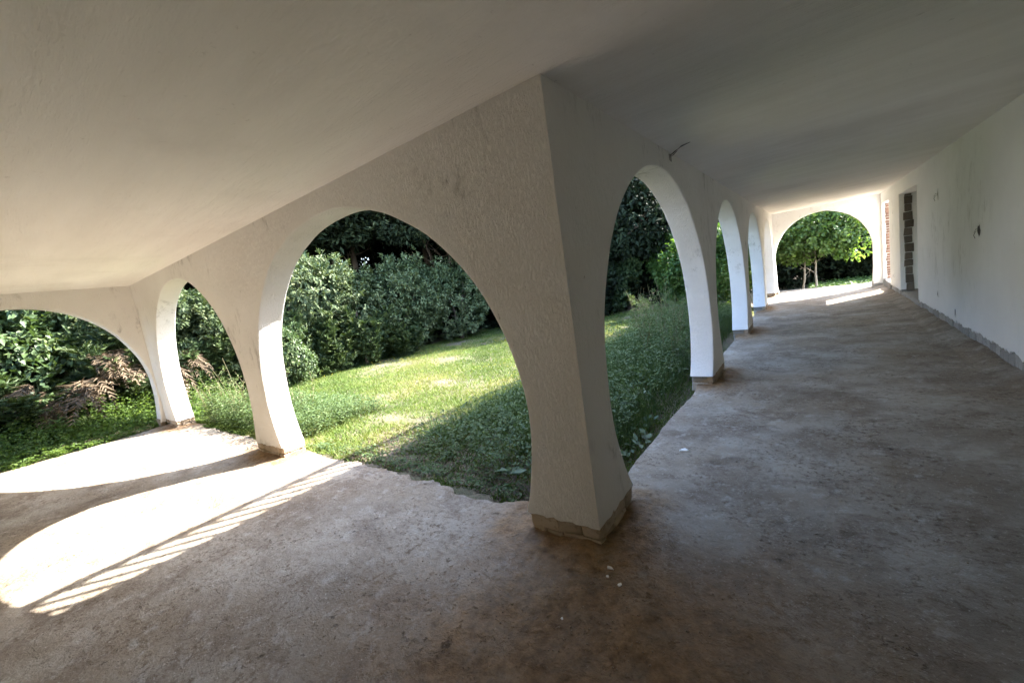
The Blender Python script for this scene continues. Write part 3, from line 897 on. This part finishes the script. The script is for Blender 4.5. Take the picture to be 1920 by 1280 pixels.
UNDER = (foliage('foliage', shrub_blobs(9, 2.4, 1.7), 1500, 10, 0.16, 0.045, 0.07, L_DARK, 181, 0.1, 0.1),
         woody('stem', [((0.1 * k, 0.05 * k, 0), (0.5 * math.cos(2.1 * k), 0.5 * math.sin(2.1 * k), 1.6), 0.05, 0.02) for k in range(3)], BARK, 182, 5, 0.8))
for k, (x, y, rz, sc, lab) in enumerate([(-14.6, 8.2, 0.0, 1.2, 'dark undergrowth behind the middle of the hedge'), (-14.4, 11.2, 1.1, 1.2, 'dark undergrowth behind the right part of the hedge'),
                                         (-13.2, 14.0, 2.1, 1.2, 'dark undergrowth at the far left corner of the lawn'), (-10.4, 14.4, 2.6, 1.1, 'dark undergrowth at the far end of the lawn'),
                                         (-5.0, 18.0, 0.7, 1.2, 'dark undergrowth behind the bushes in the first corridor arch'), (-7.6, 18.6, 3.3, 1.2, 'dark undergrowth at the left behind the first corridor arch'),
                                         (-3.3, 19.6, 4.4, 1.2, 'dark undergrowth between first and second corridor arch'), (-1.6, 24.2, 5.0, 1.2, 'dark undergrowth left behind the small tree'),
                                         (1.4, 24.6, 5.6, 1.2, 'dark undergrowth right behind the small tree'), (4.0, 24.4, 0.3, 1.2, 'dark undergrowth at the right end behind the small tree'), (-15.5, 4.6, 1.9, 1.2, 'dark undergrowth behind the left part of the hedge'),
                                         (-15.8, 0.8, 0.9, 1.3, 'dark undergrowth behind the left end arch')]):
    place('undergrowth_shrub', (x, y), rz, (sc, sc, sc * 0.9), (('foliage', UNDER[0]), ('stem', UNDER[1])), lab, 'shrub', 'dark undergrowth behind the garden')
# lit and shaded shrubs seen through the corridor arches
SB = (foliage('foliage', shrub_blobs(8, 2.9, 1.4), 1700, 10, 0.14, 0.045, 0.06, L_BRIGHT, 161, 0.15, 0.2),
      woody('stem', [((0, 0, 0), (0.2, 0.1, 2.0), 0.05, 0.02), ((0.1, 0, 0), (-0.3, 0.2, 1.9), 0.04, 0.02)], BARK, 162, 6, 0.8))
def bright(x, y, rz, sc, label): place('garden_bush', (x, y), rz, sc, (('foliage', SB[0]), ('stem', SB[1])), label, 'bush', 'bushes seen through the corridor arches')
bright(-4.15, 16.2, 0.4, (0.8, 0.8, 1.15), 'sunlit bush beside the right jamb of the first corridor arch')
bright(-2.9, 14.6, 1.4, (0.9, 0.9, 0.95), 'sunlit bush behind the second corridor arch')
bright(-2.6, 17.3, 2.4, (0.9, 0.9, 0.85), 'bush behind the third corridor arch')
place('broadleaf_shrub', (-6.6, 15.6), 2.0, (0.8, 0.8, 0.85), (('foliage', SG[0][0]), ('stem', SG[0][1])), 'shaded round bush on a stem in the first corridor arch', 'shrub')
place('broadleaf_shrub', (-8.4, 14.6), 4.0, (0.9, 0.9, 0.95), (('foliage', SH[0][0]), ('stem', SH[0][1])), 'dark shrub at the far end of the lawn', 'shrub')

# small tree in the end arch
tb = [(0.1, 0, 2.25, 1.35, 1.2, 0.85), (-0.8, 0.1, 1.75, 0.75, 0.7, 0.5), (0.95, -0.1, 1.8, 0.75, 0.7, 0.5), (0.3, 0.1, 3.0, 1.0, 0.9, 0.6), (1.3, 0.1, 2.5, 0.6, 0.6, 0.5), (-0.9, 0, 2.6, 0.6, 0.6, 0.5)]
tcrown = foliage('crown', tb, 1150, 10, 0.15, 0.05, 0.07, L_TREE, 171, 0.05, 0.35, 0.4)
ttrunk = woody('trunk', [((0.06, 0, 0), (0.15, 0.1, 2.4), 0.045, 0.02), ((-0.42, 0.3, 0), (-0.35, 0.1, 2.1), 0.04, 0.02)], BARK_P, 172, 7, 0.9)
place('small_tree', (-0.05, 19.9), 0, 1.0, (('crown', tcrown), ('trunk', ttrunk)), 'small leafy tree with two thin trunks framed by the end arch', 'tree')

# ------------------------------------------------------------------ grass and weeds
def blades(name, X, Y, hmin, hmax, mat, w=0.006, tint=None, seed=1, lean=0.45):
    r = np.random.default_rng(seed); n = len(X)
    Z = gz(X, Y) - 0.005
    P = np.stack([X, Y, Z], 1)
    a = r.random(n) * 6.283
    S = np.stack([np.cos(a), np.sin(a), np.zeros(n)], 1)
    h = hmin + (hmax - hmin) * r.random(n) ** 1.6
    ln = np.stack([r.normal(0, lean, n), r.normal(0, lean, n), np.ones(n)], 1)
    T = P + ln * h[:, None]
    W = S * (w * (0.6 + 0.8 * r.random(n)))[:, None]
    V = np.stack([P - W, P + W, T], 1).reshape(-1, 3)
    return np_mesh(name, V, np.arange(3 * n).reshape(-1, 3), mat, tint)

def lawn_mask(X, Y):
    return fbm(X * 0.8 + 5, Y * 0.8, 201, 4)
r = np.random.default_rng(301)
n = 420000
# denser close to the veranda
yy = 2.2 + (r.random(n) ** 1.5) * 13.3
xx = -11.6 + r.random(n) * 10.2
m = lawn_mask(xx, yy)
bare = np.exp(-((xx + 4.7) / 1.2) ** 2 - ((yy - 3.5) / 0.42) ** 2) + 0.8 * np.exp(-((xx + 6.6) / 0.8) ** 2 - ((yy - 4.4) / 0.4) ** 2) + 1.1 * np.exp(-((xx + 2.9) / 1.4) ** 2 - ((yy - 2.5) / 0.45) ** 2) + 0.9 * np.exp(-((xx + 5.6) / 1.3) ** 2 - ((yy - 5.4) / 0.35) ** 2)
keep = (m > -0.5 + 0.55 * r.random(n)) & (r.random(n) > bare * (0.75 + 0.9 * fbm(xx * 4, yy * 4, 261))) & (xx < -1.42 - 0.1 * r.random(n)) & (yy > 2.23 + 0.12 * vnoise(xx * 3, xx * 0, 3))
xx, yy, m = xx[keep], yy[keep], m[keep]
tint = np.clip(0.46 + 0.8 * fbm(xx * 0.9, yy * 0.9, 211) + 0.12 * np.clip((yy - 4) / 4, 0, 1) + r.normal(0, 0.17, len(xx)), 0, 1)
gm = blades('lawn_grass', xx, yy, 0.02, 0.075, L_GRASS, 0.0065, tint, 5, 0.7)
lawn = link('lawn_grass', gm); tag(lawn, 'short sunlit grass of the lawn between veranda and hedge', 'grass', kind='stuff')

n = 150000
xx = -4.4 + r.random(n) * 3.1; yy = 2.3 + r.random(n) ** 1.2 * 12
d = np.clip((xx + 4.2) / 1.5, 0, 1)
keep = (r.random(n) < d * np.clip(0.35 + 0.09 * yy + 1.3 * fbm(xx, yy, 231), 0.02, 1)) & (yy > 3.0 + 0.5 * fbm(xx * 2, yy * 2, 271)) & (xx < -1.62 - 0.25 * r.random(n))
xx, yy = xx[keep], yy[keep]
tl = link('tall_grass', blades('tall_grass', xx, yy, 0.05, 0.30, L_WEED, 0.006, np.clip(r.normal(0.4, 0.22, len(xx)), 0, 1), 7, 0.35))
tag(tl, 'uncut green grass in the shade beside the corridor arcade', 'grass', kind='stuff')

def weed_leaves(X, Y, H, per, L, W, mat, seed, name):
    r = np.random.default_rng(seed); n = len(X)
    Z = gz(X, Y)
    XX = np.repeat(X, per); YY = np.repeat(Y, per); ZZ = np.repeat(Z, per); HH = np.repeat(H, per)
    f = r.random(n * per) ** 0.7
    P = np.stack([XX + r.normal(0, 0.035, n * per), YY + r.normal(0, 0.035, n * per), ZZ + f * HH], 1)
    a = r.random(n * per) * 6.283
    D = np.stack([np.cos(a), np.sin(a), 0.5 - 0.2 * f + r.normal(0, 0.3, n * per)], 1)
    Nn = unit(np.array([0, 0, 1.0]) + r.normal(0, 0.3, P.shape))
    V, F = leaf_geo(P, D, Nn, L * (0.6 + 0.8 * r.random(n * per)), W * (0.6 + 0.8 * r.random(n * per)))
    t = np.clip(np.repeat(r.normal(0.5, 0.2, n), per) + r.normal(0, 0.12, n * per), 0, 1)
    return np_mesh(name, V, F, mat, np.repeat(t, 2))
n = 3200
xx = -11.8 + r.random(n) * 1.95; yy = -3.2 + r.random(n) * 6.6
H = 0.14 + 0.7 * np.clip((-9.9 - xx) / 1.3, 0, 1) * (0.6 + 0.6 * r.random(n))
w1 = link('weed_bed', weed_leaves(xx, yy, H, 16, 0.05, 0.012, L_TREE, 11, 'weed_bed'))  # brighter leaf colour stands in for sunlight these weeds do not get
tag(w1, 'low green weeds growing along the edge beyond the left end arch', 'weeds', kind='stuff')
n = 1300
xx = -9.2 + r.random(n) * 3.6; yy = 2.35 + r.random(n) ** 1.4 * 1.5
H = (0.18 + 0.42 * r.random(n)) * np.clip(1.25 - (yy - 2.3) / 1.9, 0.25, 1)
w2 = link('weed_bed', weed_leaves(xx, yy, H, 18, 0.042, 0.010, L_WEED, 12, 'weed_bed'))
tag(w2, 'leafy weeds outside the narrow left arch', 'weeds', kind='stuff')
n = 650
xx = -5.2 + r.random(n) * 3.6; yy = 2.32 + r.random(n) ** 1.8 * 1.5
keep = r.random(n) < np.clip(0.55 + 1.2 * fbm(xx * 1.1, yy * 1.1, 251), 0, 1)
xx, yy = xx[keep], yy[keep]
w3 = link('weed_bed', weed_leaves(xx, yy, 0.03 + 0.08 * r.random(len(xx)), 10, 0.035, 0.010, L_WEED, 13, 'weed_bed'))
tag(w3, 'flat leafy weeds along the broken floor edge in the large arch', 'weeds', kind='stuff')
n = 1700
xx = -3.7 + r.random(n) * 1.95; yy = 2.6 + r.random(n) * 9.5
H = 0.15 + 0.45 * r.random(n) * np.clip((yy - 3) / 4, 0.35, 1)
w4 = link('weed_bed', weed_leaves(xx, yy, H * 1.25, 16, 0.045, 0.010, L_WEED, 14, 'weed_bed'))
tag(w4, 'dark leafy weeds in the ditch beside the corridor floor', 'weeds', kind='stuff')
n = 2600
xx = -0.2 + r.random(n) * 3.6; yy = 18.0 + r.random(n) * 4.5
w5 = link('weed_bed', weed_leaves(xx, yy, 0.08 + 0.22 * r.random(n), 10, 0.07, 0.02, L_BRIGHT, 15, 'weed_bed'))
tag(w5, 'sunlit pale green ground cover beyond the end arch', 'weeds', kind='stuff')

# broad dark leaves in the ditch against the slab
n = 55
xx = -2.2 + r.random(n) * 0.6; yy = 2.5 + r.random(n) * 6.5
w6 = link('weed_bed', weed_leaves(xx, yy, 0.05 + 0.18 * r.random(n), 10, 0.10, 0.026, L_GREEN, 16, 'weed_bed'))
tag(w6, 'broad dark leaves in the ditch right against the corridor slab', 'weeds', kind='stuff')
# fallen leaves and dry litter
n = 5200
sel = r.random(n)
xx = np.where(sel < 0.6, -4.6 + r.random(n) * 3.2, -2.3 + r.random(n) * 0.9)
yy = np.where(sel < 0.6, 2.28 + r.random(n) ** 1.6 * 1.6, 2.3 + r.random(n) * 7)
P = np.stack([xx, yy, gz(xx, yy) + 0.004 + 0.03 * r.random(n)], 1)
D = r.normal(size=(n, 3)); D[:, 2] *= 0.25
V, F = leaf_geo(P, unit(D), unit(np.array([0, 0, 1.0]) + r.normal(0, 0.3, (n, 3))), 0.02 + 0.03 * r.random(n), 0.004 + 0.007 * r.random(n))
lt = link('leaf_litter', np_mesh('leaf_litter', V, F, L_DRY, np.repeat(np.clip(r.normal(0.25, 0.25, n), 0, 1), 2)))
tag(lt, 'dry brown leaf litter along the floor edge in the garden', 'leaf litter', kind='stuff')

# yellow flowers
n = 1500
cx = -10.3 + r.random(60) * 8; cy = 5.0 + r.random(60) * 6.5
k = r.integers(0, 60, n)
xx = cx[k] + r.normal(0, 0.28, n); yy = cy[k] + r.normal(0, 0.28, n)
P = np.stack([xx, yy, gz(xx, yy) + 0.07 + 0.04 * r.random(n)], 1)
V, F = leaf_geo(np.repeat(P, 2, 0), unit(r.normal(size=(2 * n, 3)) * np.array([1, 1, 0.2])), np.tile(np.array([0, 0, 1.0]), (2 * n, 1)), np.full(2 * n, 0.013), np.full(2 * n, 0.006))
fl = link('wildflowers', np_mesh('wildflowers', V, F, L_YEL, r.random(len(F))))
tag(fl, 'tiny yellow wildflowers scattered over the lawn', 'flowers', kind='stuff')

# tall single weeds
def stalk_weed(loc, h, seed, label, grp, dense=1.0):
    r = np.random.default_rng(seed); V = []; F = []
    tips = []
    for k in range(5):
        a = r.random() * 6.28; d = np.array([math.cos(a) * 0.22, math.sin(a) * 0.22, 1.0])
        q0 = np.array([r.normal(0, 0.05), r.normal(0, 0.05), 0]); hh = h * r.uniform(0.65, 1.05)
        P = limb_path(q0, q0 + d * hh, 0.05, 5, r)
        tube(V, F, P, [0.006 * (1 - 0.13 * j) for j in range(6)], 4)
        for m in range(7):
            f = 0.35 + 0.6 * r.random(); q = np.array(P[min(5, int(f * 5))])
            d2 = unit(np.array([r.normal(), r.normal(), 0.9])); ln = h * 0.22 * r.uniform(0.6, 1.2)
            tube(V, F, limb_path(q, q + d2 * ln, 0.02, 2, r), [0.003, 0.0025, 0.0015], 3)
            tips += [q + d2 * ln * t for t in (0.6, 0.8, 1.0)]
    me = py_mesh('stalk', V, F, L_STRAW)
    T = np.array(tips); n = int(len(T) * 4 * dense)
    P = T[r.integers(0, len(T), n)] + r.normal(0, 0.022, (n, 3))
    LV, LF = leaf_geo(P, unit(r.normal(size=(n, 3))), unit(r.normal(size=(n, 3)) + np.array([0, 0, 1])), np.full(n, 0.035), np.full(n, 0.009))
    lm = np_mesh('seed_heads', LV, LF, L_WEED, np.clip(np.repeat(r.normal(0.75, 0.2, n), 2), 0, 1))
    place('weed_plant', loc, 0, 1.0, (('stalk', me), ('seed_heads', lm)), label, 'weed', grp)
gw = 'tall weeds outside the narrow left arch'
stalk_weed((-8.55, 2.75), 1.15, 1, 'tallest branching weed beside the lit left corner pillar', gw)
stalk_weed((-8.05, 2.85), 0.95, 2, 'branching weed second from the left corner pillar', gw)
stalk_weed((-7.4, 2.95), 0.9, 3, 'branching weed in the middle of the narrow left arch', gw)
stalk_weed((-6.9, 3.1), 0.75, 4, 'short branching weed at the right of the narrow left arch', gw)
stalk_weed((-8.85, 2.45), 0.9, 5, 'wispy weed touching the lit left corner pillar', gw, 1.5)
stalk_weed((-7.7, 2.6), 0.8, 6, 'wispy weed in front of the branching weed in the narrow arch', gw, 1.5)
stalk_weed((-6.4, 2.6), 0.6, 7, 'low wispy weed beside the middle pillar in the narrow arch', gw, 1.5)
gw2 = 'tall weeds in the first corridor arch'
for k, (x, y, h, lab) in enumerate([(-3.3, 9.2, 1.2, 'tall pale weed at the left in the first corridor arch'), (-3.0, 9.9, 1.35, 'tallest pale weed in the first corridor arch'),
                                    (-2.7, 8.8, 1.15, 'tall weed in the middle of the first corridor arch'), (-2.4, 9.4, 1.25, 'tall weed right of the middle in the first corridor arch'),
                                    (-2.2, 8.3, 1.0, 'tall weed beside the right jamb of the first corridor arch'), (-3.6, 10.4, 1.1, 'farthest tall weed in the first corridor arch'),
                                    (-2.0, 7.2, 0.8, 'shorter wispy weed before the right jamb of the first corridor arch'), (-2.6, 7.6, 0.9, 'nearest wispy weed in the first corridor arch')]):
    stalk_weed((x, y), h, 20 + k, lab, gw2, 1.6)

# ------------------------------------------------------------------ small things on walls and floor
def painted_hole(y, z, w, h, label, seed, wire=False):
    """broken box hole in the house wall: flat dark disc painting its inner shade, with a ragged rim"""
    r = np.random.default_rng(seed)
    t = empty('wall_socket_hole', (XD, y, z)); tag(t, label, 'hole', 'empty electrical holes in the house wall')
    n = 14; V = []; F = []
    for k in range(n):
        a = 2 * math.pi * k / n; q = 1 + r.normal(0, 0.13)
        V.append((-0.004, w / 2 * math.cos(a) * q, h / 2 * math.sin(a) * q))
    for k in range(n): V.append((0.0005, V[k][1] * 1.12, V[k][2] * 1.12))
    F.append(list(range(n)))
    for k in range(n): F.append([k, (k + 1) % n, n + (k + 1) % n, n + k])
    link('dark_disc', py_mesh('dark_disc', V, F, HOLE_SHADE), None, t)  # flat dark disc on the wall, painted as the shade of the hole
    V2 = []; F2 = []
    for k in range(n):
        a = 2 * math.pi * k / n; q = 1.0 + abs(r.normal(0, 0.08))
        for s, d in ((1.02, -0.003), (1.12, -0.009), (1.25, -0.001)):
            V2.append((d + r.normal(0, 0.001), V[k][1] * s * q, V[k][2] * s * q))
    for k in range(n):
        for j in range(2): F2.append([3 * k + j, 3 * ((k + 1) % n) + j, 3 * ((k + 1) % n) + j + 1, 3 * k + j + 1])
    link('rim', py_mesh('rim', V2, F2, PLASTER_D), None, t)
    if wire:
        V3 = []; F3 = []
        tube(V3, F3, [(0, 0, 0), (-0.03, 0.01, -0.01), (-0.045, 0.015, -0.05), (-0.03, 0.03, -0.09)], [0.0022] * 4, 5)
        tube(V3, F3, [(0, -0.02, 0.01), (-0.035, -0.03, 0.02), (-0.05, -0.02, -0.02)], [0.0022] * 3, 5)
        link('wire', py_mesh('wire', V3, F3, CABLE), None, t)
painted_hole(7.24, 1.43, 0.13, 0.12, 'broken dark socket hole at eye height in the white house wall', 1, True)
painted_hole(9.24, 2.01, 0.05, 0.13, 'narrow wire hole high in the house wall near the doorway', 2, True)
painted_hole(9.31, 0.47, 0.06, 0.09, 'small dark socket slot low in the house wall near the doorway', 3)
painted_hole(8.28, 0.31, 0.07, 0.11, 'dark socket slot lowest in the house wall above the stone base', 4)
painted_hole(13.9, 2.0, 0.05, 0.08, 'tiny hole high in the wall between the two openings', 5)
painted_hole(13.9, 0.45, 0.05, 0.08, 'tiny hole low in the wall between the two openings', 6)

t = empty('loose_cable', (XB, 4.26, 2.595)); tag(t, 'black loose cable end hanging from the ceiling edge above the first corridor arch', 'cable')
V = []; F = []
tube(V, F, [(-0.02, 0.02, -0.01), (0.06, -0.06, 0.002), (0.14, -0.14, 0.012), (0.23, -0.21, 0.006)], [0.005, 0.007, 0.006, 0.002], 6)
tube(V, F, [(-0.02, 0.02, -0.02), (0.04, -0.02, -0.012), (0.10, -0.11, -0.006)], [0.004, 0.004, 0.0015], 5)
link('cable_end', py_mesh('cable_end', V, F, CABLE), None, t)
V, F = chamfer_box(0.012, 0.09, 0.045, 0.004, 0.008, np.random.default_rng(9))
o = link('broken_patch', py_mesh('broken_patch', V, F, MORTAR_G), None, t); o.location = (0, 0.0, -0.03)

def chip(x, y, s, label, seed, name='plaster_chip', mat=WHITE, grp='white plaster chips on the floor', cat='chip'):
    r = np.random.default_rng(seed)
    k = 7; q = s * 0.5 * r.uniform(0.55, 1.1, k); an = np.sort(r.random(k) * 0.7 + np.arange(k)) * 2 * math.pi / k
    el = r.uniform(0.45, 0.9)
    ring = [(q[i] * math.cos(an[i]), q[i] * math.sin(an[i]) * el) for i in range(k)]
    V = [(x_, y_, -0.06 * s) for x_, y_ in ring] + [(x_ * 0.9, y_ * 0.9, 0.05 * s + r.normal(0, 0.02 * s)) for x_, y_ in ring]
    F = [list(range(k))[::-1], list(range(k, 2 * k))] + [[i, (i + 1) % k, k + (i + 1) % k, k + i] for i in range(k)]
    o = link(name, py_mesh(name, V, F, mat)); fix_normals(o.data)
    z = float(floor_h(np.array([x]), np.array([y]))[0])
    o.location = (x, y, z + s * 0.05 + 0.002); o.rotation_euler = (0, 0, r.random() * 6)
    tag(o, label, cat, grp)
chip(-0.95, 1.81, 0.045, 'flat white chip nearest the foot of the corner pillar', 1)
chip(-0.94, 1.75, 0.028, 'small white chip in front of the corner pillar', 2)
chip(-0.86, 1.72, 0.036, 'narrow white flake on the brown earth right of two chips', 3)
chip(-0.96, 3.44, 0.085, 'pale blue-white flake by the floor edge of the corridor', 4)
chip(-1.02, 1.40, 0.020, 'tiny white chip nearest the viewer on the earth patch', 5)

# crumbs of earth: uncountable
r = np.random.default_rng(77)
n = 2600
sel = r.random(n)
k = r.integers(0, 26, n)
ccx = -3.4 + r.random(26) * 4.6; ccy = 0.7 + r.random(26) * 2.4; cs = 0.05 + 0.16 * r.random(26)
xx = np.where(sel < 0.4, -1.0 + r.normal(0, 0.36, n), np.where(sel < 0.8, ccx[k] + r.normal(0, 1, n) * cs[k], -3.6 + r.random(n) * 4.9))
yy = np.where(sel < 0.4, 1.6 + r.normal(0, 0.26, n), np.where(sel < 0.8, ccy[k] + r.normal(0, 1, n) * cs[k], 0.5 + r.random(n) * 4.5))
keep = (xx < 1.3) & (yy > 0.2) & ~((xx < -1.05) & (yy > 1.9))
xx, yy = xx[keep], yy[keep]; n = len(xx)
s = 0.0014 + 0.0055 * r.random(n) ** 5
zz = floor_h(xx, yy)
base = np.array([(1, 0, 0), (-1, 0, 0), (0, 1, 0), (0, -1, 0), (0, 0, 1), (0, 0, -1)], float)
fo = np.array([(0, 2, 4), (2, 1, 4), (1, 3, 4), (3, 0, 4), (2, 0, 5), (1, 2, 5), (3, 1, 5), (0, 3, 5)])
V = (np.stack([xx, yy, zz + s * 0.3], 1)[:, None, :] + base[None] * s[:, None, None] * r.uniform(0.5, 1.3, (n, 6, 1))).reshape(-1, 3)
F = (np.arange(n)[:, None, None] * 6 + fo[None]).reshape(-1, 3)
cr = link('soil_crumbs', np_mesh('soil_crumbs', V, F, SOILM)); tag(cr, 'loose crumbs of earth scattered on the floor round the corner pillar', 'crumbs', kind='stuff')
